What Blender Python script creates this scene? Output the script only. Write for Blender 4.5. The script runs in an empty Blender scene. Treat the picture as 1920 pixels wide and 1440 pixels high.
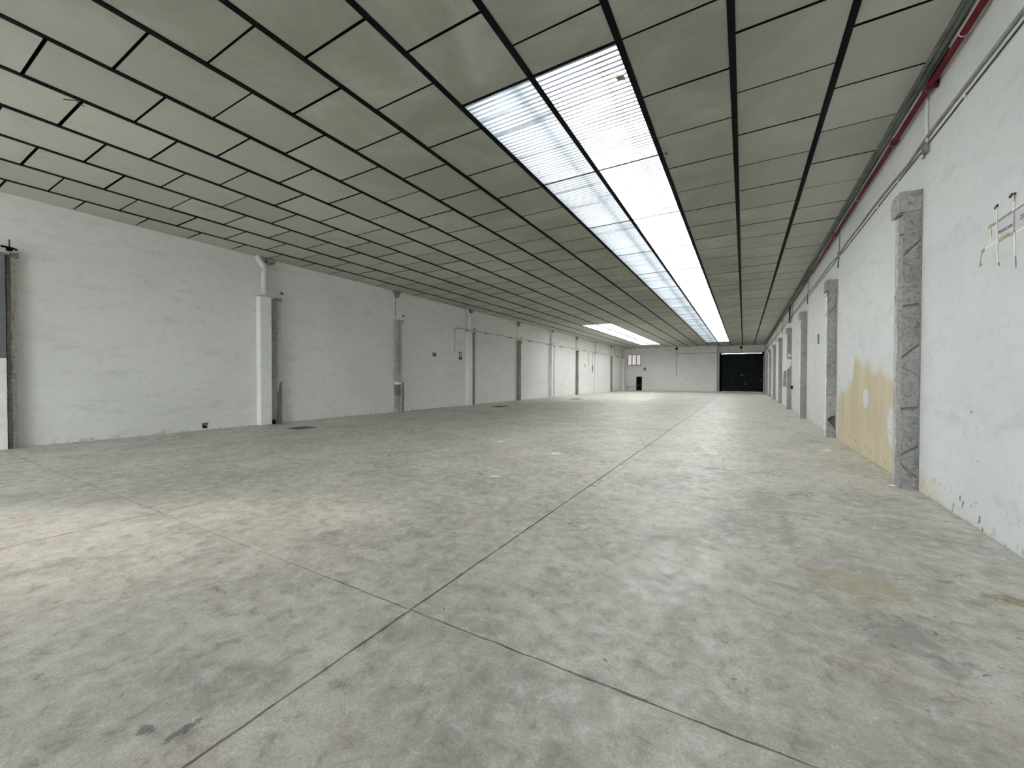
import bpy, bmesh, math, random
from mathutils import Vector, Matrix, noise
random.seed(7)
sc = bpy.context.scene
COL = sc.collection

# ------------------------------------------------------------------ camera, sky, sun, exposure
YAW, PITCH, ROLL, FPX = 0.52295, -0.01349, 0.00141, 753.38
CAM_Z = 1.59
fwd = Vector((-math.sin(YAW) * math.cos(PITCH), math.cos(YAW) * math.cos(PITCH), math.sin(PITCH)))
rgt0 = Vector((math.cos(YAW), math.sin(YAW), 0))
up0 = rgt0.cross(fwd)
rgt = rgt0 * math.cos(ROLL) + up0 * math.sin(ROLL)
up = up0 * math.cos(ROLL) - rgt0 * math.sin(ROLL)
cam_d = bpy.data.cameras.new('camera')
cam = bpy.data.objects.new('camera', cam_d)
COL.objects.link(cam)
cam_d.sensor_width = 36
cam_d.lens = FPX / 1920 * 36
cam_d.clip_end = 500
cam.matrix_world = Matrix(((rgt.x, up.x, -fwd.x, 0), (rgt.y, up.y, -fwd.y, 0), (rgt.z, up.z, -fwd.z, CAM_Z), (0, 0, 0, 1)))
sc.camera = cam

SKY_STRENGTH = 13.0
SUN_STRENGTH = 1.9
world = bpy.data.worlds.new('overcast_sky')
sc.world = world
world.use_nodes = True
wn = world.node_tree.nodes
wbg = wn['Background']
wbg.inputs['Color'].default_value = (0.88, 0.94, 1.0, 1)
wbg.inputs['Strength'].default_value = SKY_STRENGTH

sun_d = bpy.data.lights.new('sun', 'SUN')
sun_d.energy = SUN_STRENGTH
sun_d.angle = math.radians(5)
sun_d.color = (1.0, 0.86, 0.74)
sun = bpy.data.objects.new('sun', sun_d)
COL.objects.link(sun)
SUN_EL = math.radians(18)
sd = Vector((0.79 * math.cos(SUN_EL), 0.61 * math.cos(SUN_EL), -math.sin(SUN_EL)))
sun.rotation_euler = sd.to_track_quat('-Z', 'Y').to_euler()
sun.location = (-30, -20, 20)

vs = sc.view_settings
vs.view_transform = 'Standard'
vs.look = 'None'
vs.gamma = 1
vs.use_curve_mapping = False
vs.exposure = 0.95
sc.cycles.max_bounces = 10
sc.cycles.diffuse_bounces = 8
sc.cycles.glossy_bounces = 4
sc.cycles.use_denoising = True
sc.cycles.use_adaptive_sampling = True
sc.cycles.adaptive_threshold = 0.03

# ------------------------------------------------------------------ dimensions (metres)
LX, RX = -14.354, 2.172          # wall faces
FAR, BACK = 55.97, -9.8
GATE_Y = 57.2                    # gate recess
CEIL = 5.7246
PITCH_X, A_X = 1.2012, 1.0442
BEAMS = [A_X - PITCH_X * i for i in range(13)]
RAIL_X = 2.03
PITCH_Y = 1.167
SHEET = (50.8 - 4.98) / 16
REC_X = -2.88                    # the far wall stops here, the gate recess begins

# ------------------------------------------------------------------ material helpers
def new_mat(name, rough=0.8, spec=0.3):
    m = bpy.data.materials.new(name)
    m.use_nodes = True
    nt = m.node_tree
    b = nt.nodes['Principled BSDF']
    b.inputs['Roughness'].default_value = rough
    b.inputs['Specular IOR Level'].default_value = spec
    return m, nt, b

class G:
    """small node-graph helper"""
    def __init__(self, nt):
        self.nt = nt
        self.geo = nt.nodes.new('ShaderNodeNewGeometry')
        self.pos = self.geo.outputs['Position']
    def n(self, t): return self.nt.nodes.new(t)
    def l(self, a, b): self.nt.links.new(a, b)
    def put(self, sock, v):
        if hasattr(v, 'is_output'): self.l(v, sock)
        elif isinstance(v, (tuple, list)) and len(v) == 3 and sock.type == 'RGBA': sock.default_value = (*v, 1)
        else: sock.default_value = v
    def math(self, op, a, b=0.0, clamp=False):
        x = self.n('ShaderNodeMath'); x.operation = op; x.use_clamp = clamp
        self.put(x.inputs[0], a); self.put(x.inputs[1], b)
        return x.outputs[0]
    def scale(self, vec, s, off=(0, 0, 0)):
        x = self.n('ShaderNodeMapping'); self.l(vec, x.inputs['Vector'])
        x.inputs['Scale'].default_value = s; x.inputs['Location'].default_value = off
        return x.outputs[0]
    def noise(self, vec, s, det=4, rough=0.55, dist=0.0):
        x = self.n('ShaderNodeTexNoise'); self.l(vec, x.inputs['Vector'])
        x.inputs['Scale'].default_value = s; x.inputs['Detail'].default_value = det
        x.inputs['Roughness'].default_value = rough; x.inputs['Distortion'].default_value = dist
        return x.outputs[0]
    def voro(self, vec, s, rnd=1.0):
        x = self.n('ShaderNodeTexVoronoi'); self.l(vec, x.inputs['Vector'])
        x.inputs['Scale'].default_value = s; x.inputs['Randomness'].default_value = rnd
        return x.outputs['Distance']
    def ss(self, v, a, b, lo=0.0, hi=1.0):
        x = self.n('ShaderNodeMapRange'); x.interpolation_type = 'SMOOTHSTEP'
        self.put(x.inputs[0], v)
        if a <= b: x.inputs[1].default_value = a; x.inputs[2].default_value = b; x.inputs[3].default_value = lo; x.inputs[4].default_value = hi
        else: x.inputs[1].default_value = b; x.inputs[2].default_value = a; x.inputs[3].default_value = hi; x.inputs[4].default_value = lo
        return x.outputs[0]
    def mix(self, f, a, b, mode='MIX'):
        x = self.n('ShaderNodeMix'); x.data_type = 'RGBA'; x.blend_type = mode
        self.put(x.inputs[0], f); self.put(x.inputs[6], a); self.put(x.inputs[7], b)
        return x.outputs[2]
    def xyz(self, v=None):
        x = self.n('ShaderNodeSeparateXYZ'); self.l(v or self.pos, x.inputs[0]); return x.outputs
    def bump(self, h, strength, dist, b):
        x = self.n('ShaderNodeBump'); self.l(h, x.inputs['Height'])
        x.inputs['Strength'].default_value = strength; x.inputs['Distance'].default_value = dist
        self.l(x.outputs[0], b.inputs['Normal'])
    def disc(self, cx, cy, rx, ry, wob, soft=0.5):
        """soft-edged stain blob on the floor (mask 0..1) centred on world x, y"""
        p = self.xyz()
        dx = self.math('DIVIDE', self.math('SUBTRACT', p[0], cx), rx)
        dy = self.math('DIVIDE', self.math('SUBTRACT', p[1], cy), ry)
        d = self.math('SQRT', self.math('ADD', self.math('MULTIPLY', dx, dx), self.math('MULTIPLY', dy, dy)))
        d = self.math('ADD', d, self.math('MULTIPLY', self.math('SUBTRACT', wob, 0.5), 4.0))
        return self.ss(d, 1.0, 1.0 - soft)

def plain(name, col, rough=0.6, metal=0.0, var=0.12, nscale=6.0, bump=0.0, spec=0.3):
    """flat coloured material with a little grain"""
    m, nt, b = new_mat(name, rough, spec)
    g = G(nt)
    f = g.noise(g.pos, nscale, 5, 0.6)
    f = g.ss(f, 0.3, 0.7)
    c = g.mix(f, tuple(v * (1 - var) for v in col), tuple(min(1, v * (1 + var)) for v in col))
    g.l(c, b.inputs['Base Color'])
    b.inputs['Metallic'].default_value = metal
    if bump: g.bump(g.noise(g.pos, nscale * 8, 4), bump, 0.02, b)
    return m

# ---- floor concrete
def mat_floor():
    m, nt, b = new_mat('worn_power_floated_concrete', 0.45, 0.5)
    g = G(nt)
    big = g.noise(g.pos, 0.35, 3, 0.5, 0.4)
    mid = g.noise(g.pos, 1.1, 8, 0.68, 0.5)
    fine = g.noise(g.pos, 7, 8, 0.75, 0.4)
    grain = g.noise(g.pos, 70, 4, 0.7)
    c = g.mix(g.ss(big, 0.3, 0.7), (0.505, 0.505, 0.440), (0.641, 0.603, 0.536))
    c = g.mix(g.math('MULTIPLY', g.ss(mid, 0.45, 0.70), 0.7), c, (0.791, 0.758, 0.688))
    c = g.mix(g.math('MULTIPLY', g.ss(mid, 0.52, 0.30), 0.68), c, (0.320, 0.318, 0.287))
    pink = g.noise(g.scale(g.pos, (1, 1, 1), (31, 7, 0)), 0.9, 5, 0.65, 0.8)
    c = g.mix(g.math('MULTIPLY', g.ss(pink, 0.48, 0.70), 0.45), c, (0.565, 0.457, 0.407))
    grn = g.noise(g.scale(g.pos, (1, 1, 1), (11, 27, 0)), 0.7, 5, 0.65, 0.8)
    c = g.mix(g.math('MULTIPLY', g.ss(grn, 0.52, 0.72), 0.35), c, (0.505, 0.521, 0.422))
    c = g.mix(g.math('MULTIPLY', g.ss(fine, 0.48, 0.66), 0.7), c, (0.812, 0.796, 0.783))
    c = g.mix(g.math('MULTIPLY', g.ss(fine, 0.50, 0.32), 0.75), c, (0.278, 0.268, 0.247))
    c = g.mix(g.math('MULTIPLY', g.ss(grain, 0.38, 0.64), 0.34), c, (0.236, 0.229, 0.216))
    # scattered small dark spots
    spotn = g.noise(g.scale(g.pos, (1, 1, 1), (3, 9, 0)), 11, 2, 0.5, 0.2)
    zone = g.noise(g.scale(g.pos, (1, 1, 1), (13, 2, 0)), 0.8, 2)
    sp = g.math('MULTIPLY', g.ss(spotn, 0.70, 0.74), g.ss(zone, 0.45, 0.60))
    c = g.mix(g.math('MULTIPLY', sp, 0.65), c, (0.10, 0.10, 0.098))
    # pale scratches
    scr = g.noise(g.scale(g.pos, (1.2, 14, 1), (0, 0, 0)), 1.2, 3, 0.5, 1.6)
    c = g.mix(g.math('MULTIPLY', g.ss(scr, 0.70, 0.76), 0.35), c, (0.55, 0.55, 0.52))
    # oil drips and rust stains
    wob = g.noise(g.pos, 9.0, 6, 0.75, 0.8)
    for (x, y, rx, ry, col, k) in [(-2.18, 0.82, .03, .10, (.09, .095, .10), .7), (-2.33, .73, .05, .03, (.09, .095, .10), .7),
                                   (0.74, 4.0, .42, .28, (.42, .33, .19), .5), (1.66, 4.27, .15, .10, (.28, .20, .08), .8),
                                   (0.82, 3.35, .26, .30, (.26, .26, .24), .45), (1.0, 3.1, .10, .14, (.22, .22, .21), .45),
                                   (1.55, 12.8, .35, .5, (.26, .25, .21), .5), (-5.5, 4.6, .4, .2, (.26, .26, .245), .4),
                                   (0.25, 6.2, .3, .7, (.28, .275, .25), .45), (0.4, 5.2, .10, .8, (.3, .3, .28), .45)]:
        c = g.mix(g.math('MULTIPLY', g.disc(x, y, rx, ry, wob), k), c, col)
    g.l(c, b.inputs['Base Color'])
    r = g.ss(g.math('ADD', g.math('MULTIPLY', g.noise(g.pos, 2.2, 6, 0.7, 0.8), .6), g.math('MULTIPLY', g.noise(g.pos, 13, 6, 0.75, 0.4), .4)), 0.36, 0.62, 0.24, 0.68)
    g.l(r, b.inputs['Roughness'])
    h = g.math('ADD', g.math('MULTIPLY', fine, 0.5), g.math('MULTIPLY', grain, 0.25))
    g.bump(h, 0.35, 0.014, b)
    return m

# ---- painted plaster walls; `stain` adds the yellow damp stain that the pipe side has
def mat_wall(name, stain=False, base=(0.80, 0.80, 0.785)):
    m, nt, b = new_mat(name, 0.75, 0.25)
    g = G(nt)
    p = g.xyz()
    big = g.noise(g.pos, 0.45, 4, 0.55, 0.4)
    streak = g.noise(g.scale(g.pos, (0.9, 0.9, 3.2)), 1.2, 6, 0.65, 0.5)
    fine = g.noise(g.pos, 7, 6, 0.65)
    c = g.mix(g.ss(big, 0.3, 0.7), tuple(v * .93 for v in base), base)
    c = g.mix(g.math('MULTIPLY', g.ss(streak, 0.50, 0.72), 0.5), c, tuple(v * .74 for v in base))
    c = g.mix(g.math('MULTIPLY', g.ss(fine, 0.52, 0.72), 0.35), c, tuple(v * .72 for v in base))
    # scuffs and chips
    ch = g.noise(g.scale(g.pos, (2.2, 2.2, 5.5), (5, 5, 5)), 3.2, 3, 0.5, 0.3)
    zone = g.noise(g.scale(g.pos, (1, 1, 1), (17, 4, 9)), 0.5, 2)
    c = g.mix(g.math('MULTIPLY', g.math('MULTIPLY', g.ss(ch, 0.71, 0.75), g.ss(zone, 0.48, 0.6)), 0.75), c, (0.16, 0.155, 0.14))
    # splashed dirt and knocked-off paint along the foot of the wall
    low = g.ss(g.math('ADD', p[2], g.math('MULTIPLY', g.noise(g.pos, 3.0, 4), 0.35)), 0.33, 0.10)
    c = g.mix(g.math('MULTIPLY', g.math('MULTIPLY', low, g.ss(fine, 0.52, 0.62)), 0.7), c, (0.25, 0.235, 0.20))
    if stain:
        mr = g.n('ShaderNodeMapRange'); g.l(p[1], mr.inputs[0])
        mr.inputs[1].default_value = 5.0; mr.inputs[2].default_value = 15.0
        fc = g.n('ShaderNodeFloatCurve'); cu = fc.mapping.curves[0]
        pts = [(4.9, .02), (5.6, .03), (6.8, .16), (7.7, .36), (8.3, .5), (8.9, 1.62), (9.8, 1.85), (10.3, 1.92), (10.9, 1.98), (11.35, 2.15), (11.75, 2.2), (12.0, 1.62),
               (12.6, 1.45), (13.4, 1.3), (13.6, .15), (14.2, .06)]
        while len(cu.points) < len(pts): cu.points.new(0.5, 0.5)
        for q, (yy, zz) in zip(cu.points, pts): q.location = ((yy - 5) / 10, zz / 3); q.handle_type = 'VECTOR'
        fc.mapping.update()
        g.l(mr.outputs[0], fc.inputs['Value'])
        hgt = g.math('MULTIPLY', fc.outputs[0], 3.0)
        wob = g.noise(g.scale(g.pos, (1, 1, 0.7)), 2.4, 5, 0.6, 0.3)
        d = g.math('SUBTRACT', g.math('ADD', hgt, g.math('MULTIPLY', g.math('SUBTRACT', wob, 0.5), 0.55)), p[2])
        mask = g.math('MULTIPLY', g.ss(d, -0.05, 0.30), g.ss(p[1], 7.6, 8.6, 0.55, 1.0))
        # runs: vertical variation inside the stain
        run = g.noise(g.scale(g.pos, (1, 1.8, 0.35)), 1.2, 5, 0.6)
        yel = g.mix(g.ss(run, 0.35, 0.65), (0.52, 0.43, 0.255), (0.60, 0.515, 0.345))
        yel = g.mix(g.math('MULTIPLY', g.ss(p[2], 0.9, 0.0), 0.5), yel, (0.66, 0.56, 0.37))
        # the two places where the paint stayed white
        def hole(cy, cz, ry, rz):
            dy = g.math('DIVIDE', g.math('SUBTRACT', p[1], cy), ry); dz = g.math('DIVIDE', g.math('SUBTRACT', p[2], cz), rz)
            q = g.math('SQRT', g.math('ADD', g.math('MULTIPLY', dy, dy), g.math('MULTIPLY', dz, dz)))
            return g.ss(g.math('ADD', q, g.math('MULTIPLY', g.math('SUBTRACT', wob, 0.5), 0.8)), 0.85, 1.15)
        mask = g.math('MULTIPLY', mask, hole(10.75, 1.20, 0.22, 0.21))
        mask = g.math('MULTIPLY', mask, hole(8.95, 0.78, 0.38, 0.34))
        c = g.mix(g.math('MULTIPLY', mask, 0.85), c, yel)
        # chipped spots low on the stained panel
        cs = g.noise(g.scale(g.pos, (1, 6, 3), (2, 0, 0)), 3.0, 2, 0.5)
        cm = g.math('MULTIPLY', g.ss(cs, 0.66, 0.70), g.ss(p[2], 0.36, 0.26))
        c = g.mix(g.math('MULTIPLY', cm, 0.85), c, (0.12, 0.11, 0.09))
    g.l(c, b.inputs['Base Color'])
    h = g.math('ADD', g.math('MULTIPLY', fine, 0.5), g.math('MULTIPLY', g.noise(g.pos, 45, 3), 0.2))
    g.bump(h, 0.30, 0.02, b)
    return m

def mat_panel():
    m, nt, b = new_mat('dusty_ceiling_board', 0.85, 0.2)
    g = G(nt)
    oi = g.n('ShaderNodeObjectInfo')
    r = oi.outputs['Random']
    c = g.mix(r, (0.40, 0.415, 0.37), (0.50, 0.505, 0.455))
    r2 = g.math('FRACT', g.math('MULTIPLY', r, 17.3))
    c = g.mix(g.math('MULTIPLY', g.ss(r2, 0.55, 1.0), 0.55), c, (0.50, 0.475, 0.42))
    big = g.noise(g.pos, 0.9, 4, 0.6, 0.5)
    c = g.mix(g.math('MULTIPLY', g.ss(big, 0.55, 0.75), 0.35), c, (0.30, 0.30, 0.25))
    sp = g.noise(g.scale(g.pos, (1, 1, 1), (9, 3, 1)), 2.3, 4, 0.6, 0.3)
    c = g.mix(g.math('MULTIPLY', g.ss(sp, 0.66, 0.78), 0.6), c, (0.26, 0.25, 0.18))
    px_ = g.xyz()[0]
    nearsky_dim = g.math('MULTIPLY', g.ss(px_, -9.0, -4.5), g.ss(px_, 2.2, -0.6))  # band beside the skylight: dimness painted into the board colour, along with mould stains
    mould_dim = g.noise(g.scale(g.pos, (1, 1, 1), (21, 5, 1)), 0.6, 5, 0.65, 0.6)
    c = g.mix(g.math('MULTIPLY', g.math('MULTIPLY', nearsky_dim, g.ss(mould_dim, 0.10, 0.62)), 0.85), c, (0.25, 0.245, 0.205))
    gr = g.noise(g.pos, 26, 4, 0.7)
    c = g.mix(g.math('MULTIPLY', g.ss(gr, 0.35, 0.7), 0.22), c, (0.40, 0.41, 0.37))
    g.l(c, b.inputs['Base Color'])
    g.bump(g.noise(g.pos, 70, 3), 0.15, 0.01, b)
    return m

def mat_skylight(name, clean, dirty, w=(0.22, 0.13), low=0.6):
    m = bpy.data.materials.new(name)
    m.use_nodes = True
    nt = m.node_tree
    for n in list(nt.nodes): nt.nodes.remove(n)
    g = G(nt)
    out = g.n('ShaderNodeOutputMaterial')
    oi = g.n('ShaderNodeObjectInfo')
    tc = g.n('ShaderNodeTexCoord'); ob = tc.outputs['Object']
    col = g.mix(oi.outputs['Random'], tuple(v * .9 for v in clean), clean)
    # grime sits in the furrows of the sheet, heavier here and there
    y = g.xyz(ob)[1]
    wv = g.math('ABSOLUTE', g.math('SUBTRACT', g.math('FRACT', g.math('MULTIPLY', y, 32 / SHEET)), 0.5))
    zone = g.noise(g.scale(g.pos, (0.9, 2.2, 1)), 1.0, 4, 0.6)
    furrow = g.math('MULTIPLY', g.ss(wv, w[0], w[1]), g.ss(zone, 0.28, 0.58, low, 1.0))
    col = g.mix(g.math('MULTIPLY', furrow, 0.995), col, dirty)
    ln = g.noise(g.scale(g.pos, (0.35, 9.0, 1)), 1.0, 4, 0.6)
    col = g.mix(g.math('MULTIPLY', g.ss(ln, 0.54, 0.66), 0.85), col, dirty)
    dirt = g.noise(g.pos, 1.1, 6, 0.65, 0.6)
    col = g.mix(g.math('MULTIPLY', g.ss(dirt, 0.50, 0.75), 0.7), col, tuple(v * 2.2 for v in dirty))
    spk = g.noise(g.scale(g.pos, (1, 1, 1), (7, 7, 7)), 16, 2)
    col = g.mix(g.math('MULTIPLY', g.ss(spk, 0.70, 0.74), 0.95), col, (0.01, 0.01, 0.008))
    tr = g.n('ShaderNodeBsdfTranslucent'); g.l(col, tr.inputs['Color'])
    df = g.n('ShaderNodeBsdfDiffuse'); g.l(col, df.inputs['Color'])
    mx = g.n('ShaderNodeMixShader'); mx.inputs[0].default_value = 0.12
    g.l(tr.outputs[0], mx.inputs[1]); g.l(df.outputs[0], mx.inputs[2])
    g.l(mx.outputs[0], out.inputs['Surface'])
    return m

def mat_concrete(name, a, b_, bump=0.8):
    m, nt, b = new_mat(name, 0.9, 0.15)
    g = G(nt)
    big = g.noise(g.pos, 1.3, 5, 0.6, 0.4)
    fine = g.noise(g.pos, 17, 8, 0.78)
    c = g.mix(g.ss(big, 0.3, 0.7), a, b_)
    c = g.mix(g.math('MULTIPLY', g.ss(fine, 0.51, 0.34), 0.8), c, tuple(v * .38 for v in a))
    c = g.mix(g.math('MULTIPLY', g.ss(fine, 0.54, 0.68), 0.55), c, tuple(min(1, v * 1.55) for v in b_))
    g.l(c, b.inputs['Base Color'])
    g.bump(fine, bump, 0.03, b)
    return m

M = dict(
    floor=mat_floor(), wall=mat_wall('white_wall_paint'), wall_st=mat_wall('white_wall_paint_damp_stained', True, (0.69, 0.705, 0.70)),
    sky_mid=mat_skylight('dusty_corrugated_sheet', (0.98, 0.935, 0.865), (0.016, 0.017, 0.018), (0.235, 0.205), 0.97),
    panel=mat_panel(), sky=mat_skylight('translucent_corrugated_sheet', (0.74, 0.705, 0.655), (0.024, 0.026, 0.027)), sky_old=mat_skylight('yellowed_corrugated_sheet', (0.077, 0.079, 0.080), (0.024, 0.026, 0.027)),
    conc=mat_concrete('hacked_bare_concrete', (0.36, 0.35, 0.335), (0.47, 0.455, 0.44)),
    conc2=mat_concrete('old_brown_grey_concrete', (0.26, 0.25, 0.22), (0.36, 0.345, 0.31)),
    black=plain('black_steel', (0.006, 0.006, 0.007), 0.7, spec=0.1),
    dark=plain('dark_roof_void', (0.018, 0.018, 0.018), 0.9, spec=0.05),
    filler=mat_concrete('joint_filler', (0.13, 0.125, 0.115), (0.27, 0.26, 0.24), 0.5),
    white=plain('white_paint', (0.82, 0.82, 0.81), 0.6, var=0.05, bump=0.1),
    plaster=plain('broken_plaster', (0.50, 0.49, 0.475), 0.9, var=0.2, nscale=14, bump=0.5),
    greypaint=plain('grey_paint', (0.16, 0.17, 0.185), 0.6, var=0.1),
    rail=plain('galvanised_grey_steel', (0.20, 0.225, 0.205), 0.55, 0.3, var=0.25, nscale=3),
    conduit=plain('grey_conduit', (0.28, 0.285, 0.28), 0.5, var=0.2),
    cable=plain('dark_cable', (0.06, 0.06, 0.058), 0.6),
    red=plain('red_fire_paint', (0.11, 0.003, 0.007), 0.5, var=0.2, spec=0.4),
    pvc=plain('white_pvc', (0.78, 0.78, 0.76), 0.4, var=0.05),
    gate=plain('dark_green_gate_paint', (0.0085, 0.0135, 0.0135), 0.6, var=0.25, spec=0.15, nscale=2),
    gateframe=plain('near_black_gate_frame', (0.003, 0.004, 0.004), 0.7, spec=0.05),
    steel=plain('bare_steel', (0.5, 0.5, 0.48), 0.35, 0.8),
    frame=plain('grey_window_frame', (0.24, 0.23, 0.21), 0.6),
    blackout=plain('black_door', (0.004, 0.004, 0.004), 0.7, spec=0.05),
    signgreen=plain('sign_green', (0.02, 0.10, 0.07), 0.5, var=0.05),
    signwhite=plain('sign_white', (0.75, 0.77, 0.74), 0.5, var=0.04),
    signred=plain('sign_red', (0.28, 0.02, 0.025), 0.5, var=0.08),
    signgrey=plain('sign_grey', (0.16, 0.16, 0.16), 0.5, var=0.08),
    ink=plain('grey_ink', (0.09, 0.09, 0.10), 0.7),
    tape=plain('white_tape', (0.86, 0.85, 0.82), 0.4, var=0.06),
    oldtape=plain('yellowed_tape', (0.42, 0.33, 0.18), 0.5, var=0.35, nscale=30),
    greytape=plain('dirty_grey_tape', (0.30, 0.285, 0.26), 0.6, var=0.3, nscale=30),
    paper=plain('white_paper', (0.90, 0.90, 0.90), 0.8, var=0.06),
    paperold=plain('faded_paper', (0.60, 0.60, 0.61), 0.8, var=0.06),
    manhole=plain('rusty_iron_cover', (0.10, 0.092, 0.078), 0.6, 0.2, var=0.3, nscale=18, bump=0.3),
    ground=plain('outdoor_concrete', (0.30, 0.29, 0.27), 0.9, var=0.2, nscale=1),
    brown=plain('brown_clay', (0.17, 0.12, 0.08), 0.9, var=0.4, nscale=10),
)
# frosted window pane: lets some daylight through
pm = bpy.data.materials.new('frosted_pink_grey_pane'); pm.use_nodes = True
_nt = pm.node_tree
for _n in list(_nt.nodes): _nt.nodes.remove(_n)
_g = G(_nt); _o = _g.n('ShaderNodeOutputMaterial'); _t = _g.n('ShaderNodeBsdfTranslucent'); _d = _g.n('ShaderNodeBsdfDiffuse'); _x = _g.n('ShaderNodeMixShader')
_c = _g.mix(_g.noise(_g.pos, 2.0, 3), (0.27, 0.245, 0.235), (0.33, 0.31, 0.30))
_g.l(_c, _t.inputs[0]); _d.inputs[0].default_value = (0.6, 0.57, 0.56, 1); _x.inputs[0].default_value = 0.3
_g.l(_t.outputs[0], _x.inputs[1]); _g.l(_d.outputs[0], _x.inputs[2]); _g.l(_x.outputs[0], _o.inputs[0])
M['pane'] = pm

# ------------------------------------------------------------------ geometry helpers
def mesh_obj(name, bm, mat, parent=None, smooth=False):
    me = bpy.data.meshes.new(name)
    bmesh.ops.recalc_face_normals(bm, faces=bm.faces)
    bm.to_mesh(me); bm.free()
    if smooth:
        for p in me.polygons: p.use_smooth = True
    me.materials.append(M[mat] if isinstance(mat, str) else mat)
    return link(name, me, parent)

def link(name, me, parent=None):
    o = bpy.data.objects.new(name, me)
    COL.objects.link(o)
    if parent is not None:
        o.parent = parent
        o.matrix_parent_inverse = Matrix.Translation(-parent.location)
    return o

def box(bm, x0, x1, y0, y1, z0, z1):
    v = [bm.verts.new((x, y, z)) for x in (x0, x1) for y in (y0, y1) for z in (z0, z1)]
    for f in ((0, 1, 3, 2), (4, 6, 7, 5), (0, 4, 5, 1), (2, 3, 7, 6), (0, 2, 6, 4), (1, 5, 7, 3)):
        bm.faces.new([v[i] for i in f])

def boxes(*bs):
    bm = bmesh.new()
    for b in bs: box(bm, *b)
    return bm

def bevbox(b, w=0.01, seg=2):
    bm = boxes(b)
    bmesh.ops.bevel(bm, geom=bm.edges[:], offset=w, segments=seg, affect='EDGES', profile=0.7)
    return bm

def tube(bm, pts, r, n=10):
    """swept round tube through the points"""
    pts = [Vector(p) for p in pts]
    rings = []
    ref = None
    for i, p in enumerate(pts):
        d = (pts[min(i + 1, len(pts) - 1)] - pts[max(i - 1, 0)]).normalized()
        if ref is None:
            ref = d.orthogonal().normalized()
        ref = (ref - d * ref.dot(d)).normalized()
        s = d.cross(ref)
        rings.append([bm.verts.new(p + (ref * math.cos(a) + s * math.sin(a)) * r) for a in [2 * math.pi * k / n for k in range(n)]])
    for a, b in zip(rings, rings[1:]):
        for k in range(n):
            bm.faces.new((a[k], a[(k + 1) % n], b[(k + 1) % n], b[k]))
    bm.faces.new(rings[0][::-1]); bm.faces.new(rings[-1])
    return bm

def tubes(*ts):
    bm = bmesh.new()
    for t in ts: tube(bm, *t)
    return bm

def prism(poly, axis, a, b):
    """extrude a 2-D polygon along an axis: 'x' poly is (y,z); 'y' poly is (x,z); 'z' poly is (x,y)"""
    bm = bmesh.new()
    def P(u, v, w): return {'x': (w, u, v), 'y': (u, w, v), 'z': (u, v, w)}[axis]
    A = [bm.verts.new(P(u, v, a)) for u, v in poly]; B = [bm.verts.new(P(u, v, b)) for u, v in poly]
    bm.faces.new(A[::-1]); bm.faces.new(B)
    for i in range(len(poly)):
        j = (i + 1) % len(poly)
        bm.faces.new((A[i], A[j], B[j], B[i]))
    return bm

def tag(o, label=None, cat=None, group=None, kind=None):
    if label: o['label'] = label
    if cat: o['category'] = cat
    if group: o['group'] = group
    if kind: o['kind'] = kind
    return o

def thing(name, loc, label, cat, group=None, kind=None):
    o = bpy.data.objects.new(name, None)
    o.empty_display_size = 0.2
    o.location = loc
    COL.objects.link(o)
    return tag(o, label, cat, group, kind)

def struct(name, bm, mat, label=None):
    return tag(mesh_obj(name, bm, mat), label, None, None, 'structure')

# ------------------------------------------------------------------ floor: base and cast slabs with open joints
floor = struct('floor', boxes((LX - .2, RX + .2, BACK - .2, GATE_Y + .2, -0.35, -0.022)), 'filler', 'worn grey concrete floor cast in large slabs')
JX = [LX, -10.0, -5.98, -1.97, RX]
JY = [BACK, -3.9] + [2.03 + 5.93 * i for i in range(10)] + [GATE_Y]
def slab(x0, x1, y0, y1, rnd):
    bm = bmesh.new()
    gap = 0.008 if y0 < 14 else 0.011
    pts = []
    near = y0 < 14
    st = 0.06 if near else 1.0
    def side(p, q, nx, ny, amp):
        L = math.hypot(q[0] - p[0], q[1] - p[1]); n = max(2, int(L / st))
        for i in range(n):
            t = i / n
            x = p[0] + (q[0] - p[0]) * t; y = p[1] + (q[1] - p[1]) * t
            j = amp * (noise.noise((x * 7 + rnd, y * 7, 0)) + 0.7 * noise.noise((x * 23, y * 23 + rnd, 3))) if near and i else 0
            pts.append((x + nx * (gap + j), y + ny * (gap + j)))
    a, b, c, d = (x0, y0), (x1, y0), (x1, y1), (x0, y1)
    side(a, b, 0, 1, .007); side(b, c, -1, 0, .006); side(c, d, 0, -1, .007); side(d, a, 1, 0, .006)
    top = [bm.verts.new((x, y, 0)) for x, y in pts]
    bot = [bm.verts.new((x, y, -0.022)) for x, y in pts]
    bm.faces.new(top)
    for i in range(len(pts)):
        j = (i + 1) % len(pts)
        bm.faces.new((top[i], bot[i], bot[j], top[j]))
    bmesh.ops.triangulate(bm, faces=[f for f in bm.faces if len(f.verts) > 4])
    return bm
for i in range(4):
    for j in range(len(JY) - 1):
        mesh_obj('concrete_slab', slab(JX[i], JX[i + 1], JY[j], JY[j + 1], i * 7.1 + j * 3.3), 'floor', floor)

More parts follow.
